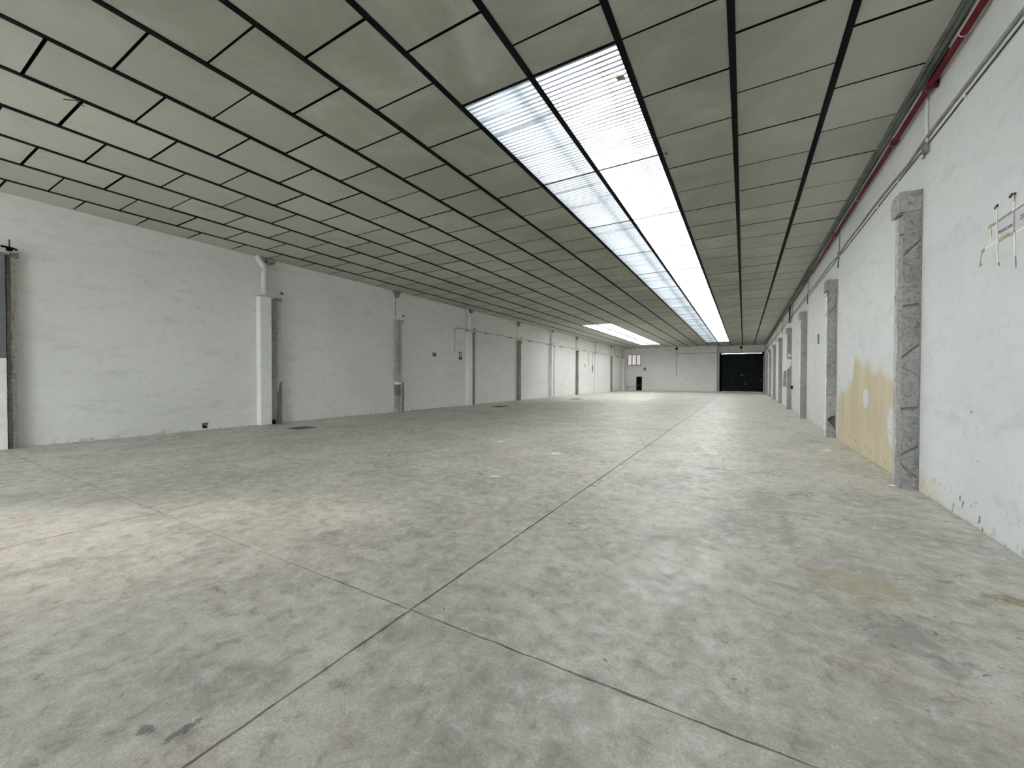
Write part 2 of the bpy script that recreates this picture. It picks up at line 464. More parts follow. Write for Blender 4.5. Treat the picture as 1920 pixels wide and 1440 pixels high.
# ------------------------------------------------------------------ walls
WT = 0.22
ZT = 6.3
GY0, GY1, GH = -7.4, -4.0, 4.3       # open gateway in wall_left behind the camera
struct('wall_left', boxes((LX - WT, LX, BACK - WT, GY0, -.3, ZT), (LX - WT, LX, GY1, FAR + WT, -.3, ZT), (LX - WT, LX, GY0, GY1, GH, ZT)), 'wall',
       'long scuffed white plaster wall with white downpipe casings')
struct('wall_right', boxes((RX, RX + WT, BACK - WT, GATE_Y + WT, -.3, ZT)), 'wall_st', 'long white wall with yellow damp stain, red pipe and pilasters')
BX0, BX1, BH = -9.8, -6.2, 4.7      # open gateway in wall_back behind the camera
struct('wall_back', boxes((LX, BX0, BACK - WT, BACK, -.3, ZT), (BX1, RX, BACK - WT, BACK, -.3, ZT), (BX0, BX1, BACK - WT, BACK, BH, ZT)), 'wall')
DX0, DX1, DH = -12.72, -11.93, 1.90  # small dark door
WX0, WX1, WZ0, WZ1 = -13.9, -12.1, 3.42, 4.91
struct('wall_far', boxes((LX, WX0, FAR, FAR + WT, -.3, ZT), (WX0, WX1, FAR, FAR + WT, WZ1, ZT), (WX0, DX0, FAR, FAR + WT, -.3, WZ0), (DX0, WX1, FAR, FAR + WT, DH, WZ0),
                         (WX1, DX1, FAR, FAR + WT, DH, ZT), (DX1, REC_X, FAR, FAR + WT, -.3, ZT), (REC_X - WT, REC_X, FAR + WT, GATE_Y + WT, -.3, ZT)), 'wall',
       'white end wall with small dark door and high window')
GX0, GX1, GTOP = -2.52, 2.0, 4.86
struct('wall_gate', boxes((REC_X, RX, GATE_Y, GATE_Y + WT, GTOP, ZT), (REC_X, GX0 - .14, GATE_Y, GATE_Y + WT, -.3, GTOP), (GX1 + .1, RX, GATE_Y, GATE_Y + WT, -.3, GTOP)), 'wall',
       'white lintel wall above the dark gate')
struct('ground', boxes((-60, 40, -50, 100, -.5, -.36)), 'ground')

# ------------------------------------------------------------------ ceiling: deck, black beams, boards, translucent sheets
SKY1 = (4.98, 50.8, 2, 4)            # y0, y1, beam index right, beam index left
SKY2 = (29.85, 50.8, 8, 10)
SHEET = (SKY1[1] - SKY1[0]) / 16
rows = [(RAIL_X, A_X)] + [(BEAMS[i], BEAMS[i + 1]) for i in range(12)] + [(BEAMS[12], LX)]
CY0, CY1 = BACK, GATE_Y
def sky_range(r):                    # skylight y-range in row r (row r spans beams r-1..r)
    for s in (SKY1, SKY2):
        if s[2] < r <= s[3]: return s
    return None
bm = bmesh.new()
for r, (xa, xb) in enumerate(rows):
    x0, x1 = min(xa, xb), max(xa, xb)
    if r == 0: x1 = RX
    s = sky_range(r)
    for (a, b) in ([(CY0, CY1)] if s is None else [(CY0, s[0]), (s[1], CY1)]):
        box(bm, x0, x1, a, b, CEIL + .105, CEIL + .22)
ceiling = struct('ceiling', bm, 'dark', 'grey board ceiling on black beams with translucent skylight strips')
HALF = 0.041
def beam_mesh(x):
    bm = bmesh.new()
    prof = [(-HALF, -.012), (HALF, -.012), (HALF, .004), (.012, .012), (.012, .104), (-.012, .104), (-.012, .012), (-HALF, .004)]
    return prism([(x + u, CEIL + v) for u, v in prof], 'y', CY0, CY1)
for x in BEAMS: mesh_obj('ceiling_beam', beam_mesh(x), 'black', ceiling)

# boards: every board real; the 300 that show largest are single objects
def proj(p):
    d = Vector(p) - Vector((0, 0, CAM_Z)); z = d.dot(fwd)
    if z < 0.3: return None
    return (960 + FPX * d.dot(rgt) / z, 720 - FPX * d.dot(up) / z)
def shown(x0, x1, y0, y1):
    q = [proj((x, y, CEIL)) for x, y in ((x0, y0), (x1, y0), (x1, y1), (x0, y1))]
    if None in q: return 0
    c = (sum(a for a, _ in q) / 4, sum(b for _, b in q) / 4)
    if max(a for a, _ in q) < 0 or min(a for a, _ in q) > 1920 or max(b for _, b in q) < 0: return 0
    return 0.5 * abs(sum(q[i][0] * q[(i + 1) % 4][1] - q[(i + 1) % 4][0] * q[i][1] for i in range(4)))
boards = []
for r, (xa, xb) in enumerate(rows):
    x0, x1 = min(xa, xb), max(xa, xb)
    if r > 0: x1 -= HALF - .012
    else: x1 -= .002
    x0 += (HALF - .012) if r < 13 else .004
    phase = 2.04 if r % 2 == 1 and r not in () else 2.62
    # rows alternate by half a board
    phase = {0: 2.62}.get(r, 2.04 if (r % 2 == 1) else 2.62)
    s = sky_range(r)
    cuts = [phase + PITCH_Y * k for k in range(-14, 60)]
    cuts = [c for c in cuts if CY0 + .2 < c < CY1 - .2]
    cuts = [CY0] + cuts + [CY1]
    for a, b in zip(cuts, cuts[1:]):
        segs = [(a, b)]
        if s is not None:
            segs = []
            if a < s[0]: segs.append((a, min(b, s[0])))
            if b > s[1]: segs.append((max(a, s[1]), b))
        for (u, v) in segs:
            if v - u > .08: boards.append((shown(x0, x1, u, v), x0, x1, u, v))
boards.sort(key=lambda t: -t[0])
def board_bm(bm, x0, x1, u, v, cx=0, cy=0, cz=0):
    g0 = random.choice((.014, .018, .023)) ; g1 = random.choice((.012, .016, .020))
    t = random.uniform(-.003, .003)
    vs_ = []
    for x in (x0, x1):
        for y, gy in ((u + g0, 0), (v - g1, 1)):
            z = CEIL + t + random.uniform(-.002, .002)
            vs_.append((bm.verts.new((x - cx, y - cy, z - cz)), bm.verts.new((x - cx, y - cy, z + .016 - cz))))
    a, b, c, d = vs_
    for k, f in enumerate(((a[0], b[0], d[0], c[0]), (a[1], c[1], d[1], b[1]), (a[0], a[1], b[1], b[0]), (c[0], d[0], d[1], c[1]), (a[0], c[0], c[1], a[1]), (b[0], b[1], d[1], d[0]))):
        bm.faces.new(f).material_index = 1 if k > 1 else 0      # the board edges are coloured black, so the joints read as dark lines
random.seed(21)
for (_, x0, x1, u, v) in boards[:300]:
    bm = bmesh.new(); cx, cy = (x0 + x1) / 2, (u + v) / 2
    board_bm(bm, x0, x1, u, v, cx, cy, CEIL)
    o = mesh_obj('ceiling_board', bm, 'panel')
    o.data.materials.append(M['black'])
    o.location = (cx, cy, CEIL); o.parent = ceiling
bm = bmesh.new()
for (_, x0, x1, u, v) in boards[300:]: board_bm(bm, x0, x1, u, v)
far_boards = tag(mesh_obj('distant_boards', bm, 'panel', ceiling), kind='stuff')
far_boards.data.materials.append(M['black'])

# translucent corrugated sheets: ridges run across the strip
def sheet_mesh(w, L, mat, nw=32, per=4):
    bm = bmesh.new()
    n = nw * per
    va = []
    for i in range(n + 1):
        y = L * i / n
        z = .011 * math.cos(2 * math.pi * i / per)
        va.append((bm.verts.new((0, y, z)), bm.verts.new((w, y, z))))
    for p, q in zip(va, va[1:]): bm.faces.new((p[0], p[1], q[1], q[0]))
    me = bpy.data.meshes.new('skylight_sheet'); bm.to_mesh(me); bm.free()
    for p in me.polygons: p.use_smooth = True
    me.materials.append(M[mat])
    return me
SW = PITCH_X - .03
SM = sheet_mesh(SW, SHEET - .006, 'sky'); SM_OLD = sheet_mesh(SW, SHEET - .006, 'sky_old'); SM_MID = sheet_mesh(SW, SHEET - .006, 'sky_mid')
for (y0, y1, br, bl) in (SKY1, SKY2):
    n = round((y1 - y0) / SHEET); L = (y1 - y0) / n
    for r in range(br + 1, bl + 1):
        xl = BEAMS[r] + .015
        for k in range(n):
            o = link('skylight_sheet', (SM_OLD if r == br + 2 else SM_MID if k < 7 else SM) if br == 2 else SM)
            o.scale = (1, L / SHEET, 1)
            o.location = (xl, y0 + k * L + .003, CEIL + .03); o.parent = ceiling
    xl, xr = BEAMS[bl], BEAMS[br]
    # steel straps under each sheet lap, kerb of the opening, glazing bars above the sheets
    for k in range(1, n):
        y = y0 + k * L
        mesh_obj('lap_strap', boxes((xl + .03, xr - .03, y - .03, y + .03, CEIL + .005, CEIL + .012)), 'conduit', ceiling)
    mesh_obj('skylight_kerb', boxes((xl - .02, xr + .02, y0 - .05, y0 - .002, CEIL - .004, CEIL + .3), (xl - .02, xr + .02, y1 + .002, y1 + .05, CEIL - .004, CEIL + .3),
                                    (xl - .03, xl + .01, y0, y1, CEIL + .06, CEIL + .3), (xr - .01, xr + .03, y0, y1, CEIL + .06, CEIL + .3)), 'black', ceiling)
    for r in range(br + 1, bl + 1):
        xc = BEAMS[r] + .78
        mesh_obj('outer_bar', tubes(([(xc + .1, y0, CEIL + .13), (xc - .05, y1, CEIL + .13)], .04, 8)), 'rail', ceiling)
    for k in range(n):
        y = y0 + (k + .5) * L
        if (k * 7 + br) % 3 == 0:
            mesh_obj('outer_bar', tubes(([(xl, y, CEIL + .16), (xr, y, CEIL + .16)], .03, 8)), 'rail', ceiling)

# steel edge channel between the boards and the pipe wall
bm = bmesh.new()
prof = [(RAIL_X, CEIL - .006), (RAIL_X + .035, CEIL - .012), (RAIL_X + .04, CEIL + .004), (RAIL_X + .065, CEIL + .004), (RAIL_X + .07, CEIL - .028), (RAIL_X + .10, CEIL - .028),
        (RAIL_X + .10, CEIL + .06), (RAIL_X, CEIL + .06)]
tag(mesh_obj('trim_1', prism(prof, 'y', CY0, CY1), 'rail'), 'grey steel edge channel between ceiling boards and the pipe wall', kind='structure')

# ------------------------------------------------------------------ pilasters of hacked concrete
def groove_depth(u, z, phase=0.0):
    """u: 0 at the wall, 1 at the front edge"""
    d = 0.0
    z = z / .9
    for zs in (1.28, 2.93):
        d += .05 * math.exp(-((z - zs - .03 * (1 - u)) / .016) ** 2)
    for za, a, b, c, e in ((.46, .53, .69, .41, .19), (2.04, 2.11, 2.32, 1.96, 1.83), (3.69, 3.74, 3.98, 3.64, 3.52)):
        zl = a * u + b * (1 - u); d += .042 * math.exp(-((z - zl) / .014) ** 2)
        zl = c * u + e * (1 - u); d += .026 * math.exp(-((z - zl) / .012) ** 2)
    return d
def in_poly(u, z, poly):
    k = False
    for i in range(len(poly)):
        (x1, y1), (x2, y2) = poly[i], poly[i - 1]
        if (y1 > z) != (y2 > z) and u < (x2 - x1) * (z - y1) / (y2 - y1) + x1: k = not k
    return k
def shaft(side, y0, y1, xf, h, seed, nu=14, nz=160, hole=None, z0=0.0):
    """rough column: side +1 stands on wall_right, -1 on wall_left; xf = front face x"""
    xw = RX - .004 if side > 0 else LX + .004
    na, nb, nc = nu, max(6, nu * 2 // 3), 3
    path = [(xw + (xf - xw) * i / na, y0, 0, -1, i / na) for i in range(na)]
    path += [(xf, y0 + (y1 - y0) * i / nb, -side, 0 if i else -1, None) for i in range(nb + 1)]
    path += [(xf + (xw - xf) * i / nc, y1, 0, 1, None) for i in range(1, nc + 1)]
    bm = bmesh.new()
    rings = []
    for k in range(nz + 1):
        z = z0 + (h - z0) * k / nz
        ring = []
        for (x, y, nx, ny, u) in path:
            q = Vector((x * 9 + seed * 5, y * 9, z * 9))
            a = .010 * noise.noise(q) + .010 * noise.noise(q * 3.1) + .007 * noise.noise(q * 7.3)
            if u is not None and ny:
                a -= groove_depth(u, z)
                if hole and in_poly(u, z, hole): a -= .16
            elif u is None and nx:
                a += .012 * noise.noise(Vector((seed, z * 2.2, y * 3)))
            L = math.hypot(nx, ny) or 1
            ring.append(bm.verts.new((x + a * nx / L, y + a * ny / L, z)))
        rings.append(ring)
    for a, b in zip(rings, rings[1:]):
        for i in range(len(path) - 1):
            bm.faces.new((a[i], a[i + 1], b[i + 1], b[i]))
    bm.faces.new(rings[-1]); bm.faces.new(rings[0][::-1])
    bmesh.ops.triangulate(bm, faces=[f for f in bm.faces if len(f.verts) > 4])
    return bm
def rough_box(b, seed, cuts=5, amp=.012):
    bm = boxes(b)
    bmesh.ops.subdivide_edges(bm, edges=bm.edges[:], cuts=cuts, use_grid_fill=True)
    for v in bm.verts:
        q = v.co * 11 + Vector((seed * 3.7, 0, 0))
        v.co += Vector((noise.noise(q), noise.noise(q + Vector((9, 0, 0))), noise.noise(q + Vector((0, 9, 0))))) * amp
    return bm
def jag_strip(side, x, ya, yb, h, seed, amp=.03, step=.06, t=.012):
    """leftover plaster with a broken edge on the inner face of a pilaster: sheet from ya (broken) to yb"""
    bm = bmesh.new(); n = int(h / step); prev = None
    for k in range(n + 1):
        z = h * k / n
        e = ya + amp * (noise.noise((seed, z * 3, 0)) + .6 * noise.noise((seed, z * 11, 4)))
        cur = [bm.verts.new((xx, yy, z)) for xx, yy in ((x, e), (x - side * t, e), (x - side * t, yb), (x, yb))]
        if prev:
            for i in range(4): bm.faces.new((prev[i], prev[(i + 1) % 4], cur[(i + 1) % 4], cur[i]))
        else: bm.faces.new(cur)
        prev = cur
    bm.faces.new(prev[::-1])
    return bm

RIGHT = [7.87 + 5.93 * i for i in range(9)]
RIGHT = [y for y in RIGHT if y < GATE_Y - .6]
G_R = 'bare concrete pilasters on the pipe wall'
RL = ['rough grey concrete pilaster between the yellow stained panel and the torn taped sign',
      'grey concrete pilaster with dark broken hole near its foot beside yellow stain',
      'third concrete pilaster along the pipe wall, just past the green exit sign',
      'grey concrete pilaster with white plaster patches under the red drop pipe']
for i, y in enumerate(RIGHT):
    lab = RL[i] if i < 4 else 'weathered concrete pilaster on the pipe wall between the red drop pipe and the dark gate'
    t = thing('concrete_pilaster', (RX, y, 0), lab, 'pilaster', G_R)
    h = 4.16; xf = RX - .19; dep = .30
    hole = [(.92, .46), (.5, .575), (-.1, .585), (-.1, .20)] if i == 1 else None
    nz = (640, 420, 300, 220)[min(i, 3)]; nu = (26, 18, 10, 8)[min(i, 3)]
    sh = mesh_obj('shaft', shaft(1, y, y + dep, xf, h, i + 1.3, nu, nz, hole), 'conc', t)
    mesh_obj('cap', rough_box((xf - .055, RX - .012, y - .035, y + dep + .05, h - .17, h + .12), i, 6 if i < 3 else 3), 'conc', t)
    mesh_obj('plaster_edge', jag_strip(1, xf + .004, y + .19, y + dep + .03, h, i * 2.2 + .5, .05 if i < 2 else .03), 'white' if i else 'plaster', t)
    mesh_obj('joint_strip', boxes((RX - .012, RX - .002, y - .045, y - .028, 0.0, h + .12)), 'greytape', t)
    if i < 2:
        mesh_obj('bolt', tubes(([(xf + .02, y + .05, 3.98 - .1 * i), (xf - .07, y + .07, 3.95 - .1 * i)], .007, 6)), 'cable', t)
        mesh_obj('bolt', tubes(([(xf + .02, y + .04, 3.70), (xf - .03, y + .04, 3.68)], .007, 6)), 'cable', t)
    if i == 1:
        mesh_obj('hole_lining', boxes((xf + .03, RX - .006, y + .10, y + .105, .21, .60)), 'brown', t)
    if i == 3:
        for poly in ([(xf + .01, 2.76), (RX - .01, 2.78), (RX - .05, 2.90), (xf + .06, 2.93)], [(xf, 2.67), (RX - .005, 2.60), (RX - .005, 2.33), (xf, 2.06)]):
            mesh_obj('plaster_patch', prism(poly, 'y', y - .022, y + .03), 'white', t)

# wall_left: bare pilasters and pipe casings
LEFT = [2.03 + 5.93 * i for i in range(10)]
LEFT = [y - .15 for y in LEFT]
G_L = 'bare concrete pilasters on the downpipe wall'
G_C = 'white downpipe casings on the long wall'
for i, y in enumerate(LEFT):
    cased = i in (0, 1, 3, 5, 7, 9)
    xf = LX + .22
    if not cased:
        lab = {2: 'concrete pilaster with grey painted lower end and a white band on the downpipe wall',
               4: 'dark grey concrete pilaster standing just past the second floor cover on the downpipe wall',
               6: 'grey concrete pilaster beneath a dark wall joint beside the thin cable drop',
               8: 'last bare concrete pilaster before the end wall with the high window'}[i]
        t = thing('concrete_pilaster', (LX, y, 0), lab, 'pilaster', G_L)
        h = 4.30
        mat = 'conc' if i == 2 else 'conc2'
        mesh_obj('shaft', shaft(-1, y, y + .26, xf, h, i + 40.7, 16 if i == 2 else 9, 420 if i == 2 else 240), mat, t)
        mesh_obj('cap', rough_box((LX + .012, xf + .03, y - .02, y + .36, h - .10, h + .06), i + 9, 4), mat, t)
        if i == 2:
            mesh_obj('painted_band', boxes((LX + .004, xf + .012, y - .014, y + .18, 1.30, 1.42)), 'white', t)
            mesh_obj('painted_foot', boxes((LX + .004, xf + .010, y - .012, y + .17, .78, 1.30)), 'greypaint', t)
            mesh_obj('side_edge', rough_box((LX + .012, xf - .03, y + .24, y + .40, 0, 1.40), 3, 3, .008), 'brown', t)
            mesh_obj('plaster_edge', jag_strip(-1, xf - .004, y + .16, y + .28, h, 7.7, .03), 'plaster', t)
        cy = y + .06
    else:
        # concrete behind, casing in front of it
        if i < 9:
            lab = {0: 'dark rough concrete strip next to the white casing under the black hook', 1: 'rough broken concrete strip beside the white casing with grey patch near the floor'}.get(
                i, {3: 'narrow concrete strip beside the white casing next to the red fire sign', 5: 'narrow concrete strip beside the white casing past the farthest floor cover', 7: 'narrow concrete strip beside the white casing next to the switch box'}.get(i))
            t = thing('concrete_strip', (LX, y + .1, 0), lab, 'pilaster', 'concrete strips beside the casings')
            h = 4.34
            cx = LX + (.10 if i == 0 else .16)
            wd = .11 if i == 0 else .32
            ys = y + .275 if i == 0 else y + .09
            mesh_obj('shaft', shaft(-1, ys, ys + wd, cx, h, i + 60.1, 12, 200 if i < 2 else 80), 'conc2' if i != 1 else 'conc', t)
            mesh_obj('cap', rough_box((LX + .012, cx + .02, ys + wd * .55, ys + wd + .07, h - .04, h + .06), i + 30, 3), 'conc2', t)
            if i == 1:
                mesh_obj('plaster_edge', jag_strip(-1, cx - .002, ys + wd - .08, ys + wd + .02, h, 3.1, .04), 'plaster', t)
                mesh_obj('painted_patch', prism([(ys + .20, 0.02), (ys + .37, 0.0), (ys + .37, 1.48), (ys + .27, 1.42), (ys + .26, 1.15), (ys + .20, 1.1)], 'x', cx - .03, cx + .018), 'greypaint', t)
                mesh_obj('broken_foot', rough_box((cx - .03, cx + .055, ys + .03, ys + .12, 0.0, .14), 5, 3, .02), 'black', t)
            else:
                mesh_obj('plaster_edge', jag_strip(-1, cx - .004, ys + wd - .05, ys + wd + .02, h, i * 1.9, .02), 'plaster', t)
        lab = {0: 'downpipe casing with white lower half and grey upper half under the black hook', 1: 'tall white plastered downpipe casing beside a broken concrete strip with grey patch',
               3: 'white downpipe casing beside the red fire sign', 9: 'white downpipe casing in the corner beside the high window'}.get(i, {5: 'white downpipe casing standing just past the farthest floor cover', 7: 'white downpipe casing beside the grey switch box'}.get(i))
        y0, y1 = (y - .42, y + .245) if i == 0 else (y - .31, y + .06)
        if i == 9: y0, y1 = FAR - 1.1, FAR - .25
        if i in (3, 5, 7): y0, y1 = y - .33, y + .03
        xb = LX + (.215 if i == 0 else .262)
        t = thing('downpipe_casing', (LX, y0, 0), lab, 'pipe casing', G_C)
        top = 4.36
        if i == 0:
            mesh_obj('lower_casing', bevbox((LX + .004, xb, y0, y1, 0, 2.03), .012), 'white', t)
            mesh_obj('upper_casing', bevbox((LX + .004, xb - .012, y0, y1, 2.03, top), .008), 'greypaint', t)
        else:
            mesh_obj('casing', bevbox((LX + .004, xb, y0, y1, 0, top), .012), 'white', t)
            mesh_obj('top_slab', bevbox((LX + .004, xb + .012, y0 - .012, y1 + .01, top, top + .03), .005, 1), 'plaster', t)
        if i:
            pl = {1: 'fat white plastic downpipe with elbow above the broken concrete strip', 3: 'white downpipe rising from the casing beside the red fire sign',
                  9: 'white downpipe in the corner beside the high window'}.get(i, {5: 'white downpipe rising from the casing past the farthest floor cover', 7: 'white downpipe rising from the casing beside the switch box'}.get(i))
            d = thing('downpipe', (LX + .12, (y0 + y1) / 2, top), pl, 'pipe', 'white downpipes on the long wall')
            pyc = (y0 + y1) / 2 + .02; px = LX + .125
            mesh_obj('pipe', tubes(([(px, pyc, top + .03), (px, pyc, 5.30)], .09, 16)), 'pvc', d, True)
            mesh_obj('collar', tubes(([(px, pyc, 5.25), (px, pyc, 5.36)], .102, 16)), 'pvc', d, True)
            mesh_obj('elbow', tubes(([(px, pyc, 5.34), (px, pyc - .02, 5.41), (px, pyc - .09, 5.50), (px, pyc - .18, 5.60), (px - .005, pyc - .22, 5.72)], .094, 16)), 'pvc', d, True)
            cb = thing('roof_bracket', (LX, pyc + .2, 5.4), {1: 'crumbling concrete bracket at the ceiling beside the fat downpipe elbow'}.get(i, {3: 'concrete bracket at the ceiling beside the downpipe above the red fire sign', 5: 'concrete bracket at the ceiling beside the downpipe past the farthest floor cover', 7: 'concrete bracket at the ceiling beside the downpipe above the switch box', 9: 'concrete bracket at the ceiling beside the corner downpipe'}.get(i)), 'bracket', 'brackets under the ceiling')
            mesh_obj('corbel', rough_box((LX, LX + .16, pyc + .10, pyc + .36, 5.56, 5.71), i + 2, 4, .03), 'conc2', cb)
            mesh_obj('pin', tubes(([(LX, pyc + .22, 5.52), (LX + .2, pyc + .22, 5.54)], .012, 6)), 'cable', cb)
        cy = None
    if cy is not None:
        cb = thing('roof_bracket', (LX, cy, 5.4), 'dark wedge shaped concrete bracket above the ' + {2: 'pilaster with the grey painted foot', 4: 'dark pilaster past the second floor cover', 6: 'pilaster beside the thin cable drop', 8: 'last bare pilaster before the end wall'}[i], 'bracket', 'brackets under the ceiling')
        mesh_obj('corbel', prism([(cy - .2, 5.71), (cy + .24, 5.71), (cy + .12, 5.58), (cy + .07, 5.42), (cy - .03, 5.42), (cy - .1, 5.58)], 'x', LX, LX + .17), 'conc2', cb)
        mesh_obj('pin', tubes(([(LX, cy + .02, 5.50), (LX + .24, cy + .02, 5.52)], .014, 6)), 'steel', cb)
        mesh_obj('joint_strip', boxes((LX, LX + .012, cy - (.07 if i in (6, 8) else .012), cy + (.07 if i in (6, 8) else .012), 4.50, 5.42)), 'conc2' if i in (6, 8) else 'greytape', cb)

# small fixing holes / anchors above the pilasters
for i, y in enumerate(LEFT):
    if i in (1, 2, 3, 4, 5, 6, 7):
        a = thing('wall_anchor', (LX, y + .55, 4.6), 'rusty anchor stub in a patch above the broken concrete strip' if i == 1 else 'small steel anchor stub high on the wall above the ' + {2: 'pilaster with the grey painted foot', 3: 'casing beside the red fire sign', 4: 'pilaster past the second cover', 5: 'casing past the farthest floor cover', 6: 'pilaster beside the thin cable drop', 7: 'casing beside the switch box'}[i], 'anchor', 'anchor stubs on the downpipe wall')
        mesh_obj('plate', rough_box((LX, LX + .012, y + .50, y + .62, 4.58, 4.68), i, 2, .008), 'greytape', a)
        mesh_obj('stub', tubes(([(LX, y + .57, 4.62), (LX + .07, y + .58, 4.60)], .022, 8)), 'cable', a)
hk = thing('cable_hook', (LX, 2.2, 4.5), 'black iron hook on the white wall above the half grey casing', 'hook')
mesh_obj('bracket', tubes(([(LX + .01, 2.32, 4.50), (LX + .12, 2.22, 4.50), (LX + .14, 2.08, 4.50)], .022, 8)), 'black', hk)
mesh_obj('pin', tubes(([(LX + .12, 2.2, 4.42), (LX + .12, 2.2, 4.68)], .012, 8)), 'cable', hk)
mesh_obj('insulator', tubes(([(LX + .12, 2.2, 4.43), (LX + .12, 2.2, 4.49)], .05, 10)), 'black', hk)
ds = thing('wall_chip', (LX, 5.96, .1), 'dark chipped hole low on the white wall', 'hole')
mesh_obj('chip', rough_box((LX + .008, LX + .016, 5.92, 6.02, .05, .15), 2, 4, .022), 'black', ds)
mesh_obj('rim', rough_box((LX + .003, LX + .008, 5.90, 6.05, .06, .21), 4, 4, .022), 'filler', ds)

# ------------------------------------------------------------------ pipes and cables on wall_right
fp = thing('fire_pipe', (RX - .08, 20, 5.45), 'long red fire pipe running under the ceiling with one drop pipe', 'pipe')
px, pz = RX - .075, 5.455
mesh_obj('pipe_run', tubes(([(px, BACK + .05, pz), (px, 52, pz)], .036, 12)), 'red', fp, True)
for y in (7.38, 8.85, 13.7, 19.6, 25.9, 31.6, 37.5): mesh_obj('coupling', tubes(([(px, y - .07, pz), (px, y + .07, pz)], .05, 12)), 'red', fp, True)
mesh_obj('drop_pipe', tubes(([(px, 25.95, pz), (px, 25.95, 4.55)], .036, 12)), 'red', fp, True)
mesh_obj('branch_stub', tubes(([(px, 7.35, pz - .02), (RX - .006, 7.35, pz - .02)], .04, 10)), 'red', fp, True)
for k in range(11):
    y = 6.45 + 2.4 * k
    cl = mesh_obj('clip', tubes(([(px, y - .006, pz), (px, y + .006, pz)], .0375, 12)), 'pvc', fp)
    mesh_obj('stem', boxes((px, RX - .003, y - .008, y + .008, pz - .006, pz + .006)), 'pvc', cl)
def wavy(y0, y1, z, amp, seed, r, x, dips=()):
    pts = []
    n = int((y1 - y0) / .3)
    for k in range(n + 1):
        y = y0 + (y1 - y0) * k / n
        zz = z + amp * noise.noise((seed, y * .7, 0))
        for (yd, wd, dz) in dips: zz += dz * math.exp(-((y - yd) / wd) ** 2)
        pts.append((x, y, zz))
    return (pts, r, 8)
cd = thing('wall_conduit', (RX, 20, 4.9), 'thick grey conduit along the white wall below the red pipe', 'conduit')
mesh_obj('conduit', tubes(wavy(BACK + .05, 56.5, 4.915, .02, 1.5, .019, RX - .02, [(8.4, .5, -.05), (13.6, .4, -.06)])), 'conduit', cd, True)
cc = thing('wall_cable', (RX, 20, 4.8), 'thin dark cable clipped to the white wall under the grey conduit', 'cable')
mesh_obj('cable', tubes(wavy(BACK + .05, 56.5, 4.815, .012, 8.5, .009, RX - .01, [(13.6, .4, .03)])), 'cable', cc, True)
for k in range(16): mesh_obj('clip', boxes((RX - .024, RX, 5.4 + k * 1.15, 5.43 + k * 1.15, 4.795, 4.835)), 'pvc', cc)
vp = thing('vent_stub_pipe', (RX, 7.68, 4.75), 'short white vertical pipe with rusty end box crossing under the red pipe', 'pipe')
mesh_obj('pipe', tubes(([(RX - .02, 7.68, 5.58), (RX - .02, 7.66, 4.84)], .016, 10)), 'pvc', vp, True)
mesh_obj('end_box', bevbox((RX - .06, RX, 7.62, 7.72, 4.70, 4.82), .008), 'conc2', vp)
mesh_obj('hook', tubes(([(RX - .03, 7.64, 4.72), (RX - .03, 7.72, 4.66), (RX - .02, 7.82, 4.69)], .008, 6)), 'cable', vp)
vo = thing('wall_top_gap', (RX, 7.3, 5.6), 'black broken gap at the wall top behind the red pipe', 'hole')
mesh_obj('gap', prism([(7.05, 5.70), (7.05, 5.62), (7.25, 5.60), (7.32, 5.50), (7.52, 5.52), (7.62, 5.60), (7.9, 5.64), (7.9, 5.70)], 'x', RX - .006, RX + .004), 'black', vo)
mesh_obj('crumbs', rough_box((RX - .02, RX, 7.30, 7.36, 5.48, 5.53), 1, 2, .01), 'plaster', vo)
for i, y in enumerate(RIGHT[1:]):
    v2 = thing('cable_drop', (RX, y - .25, 4.8), {0: 'thin grey cable drop above the pilaster with the dark broken hole', 1: 'thin grey cable drop above the third pilaster past the exit sign', 2: 'thin grey cable drop above the patched pilaster under the red drop pipe'}.get(i, 'thin grey cable drop above a weathered pilaster between red drop pipe and dark gate'), 'cable', 'cable drops above the pilasters')
    mesh_obj('cable', tubes(([(RX - .012, y - .28, 5.62), (RX - .012, y - .28, 4.93)], .012, 6)), 'conduit', v2)
    mesh_obj('junction_box', bevbox((RX - .05, RX, y - .33, y - .21, 4.82, 4.95), .006), 'conduit', v2)
    mesh_obj('tail', tubes(([(RX - .012, y - .22, 4.82), (RX - .02, y - .20, 4.72), (RX - .012, y - .10, 4.56)], .012, 6)), 'cable', v2)

# torn sign: tapes, two faded papers with lettering
sg = thing('taped_sign', (RX, 5.8, 2.95), 'torn paper sign held by yellowed tape strips on the white wall', 'sign')
def strip(pts, w, mat, nm, t=.003, off=0.0):
    """flat ribbon on wall_right through (y,z) points"""
    bm = bmesh.new(); prev = None
    for i, (y, z) in enumerate(pts):
        a = pts[max(i - 1, 0)]; b = pts[min(i + 1, len(pts) - 1)]
        d = Vector((b[0] - a[0], b[1] - a[1])).normalized(); n = Vector((-d.y, d.x)) * w / 2
        x0, x1 = RX - off, RX - off - t
        cur = [bm.verts.new(q) for q in ((x0, y + n.x, z + n.y), (x1, y + n.x, z + n.y), (x1, y - n.x, z - n.y), (x0, y - n.x, z - n.y))]
        if prev:
            for k in range(4): bm.faces.new((prev[k], prev[(k + 1) % 4], cur[(k + 1) % 4], cur[k]))
        else: bm.faces.new(cur)
        prev = cur
    bm.faces.new(prev[::-1])
    return mesh_obj(nm, bm, mat, sg)
def paper(ya, yb, z0, z1, nm):
    return mesh_obj(nm, boxes((RX - .0015, RX, ya, yb, z0, z1)), 'paperold', sg)
pa = paper(5.60, 5.88, 2.95, 3.15, 'paper'); pb = paper(5.05, 5.57, 2.95, 3.15, 'paper')
strip([(6.04, 3.145), (5.75, 3.16), (5.40, 3.165), (5.0, 3.165)], .022, 'greytape', 'tape_strip', .003, .002)
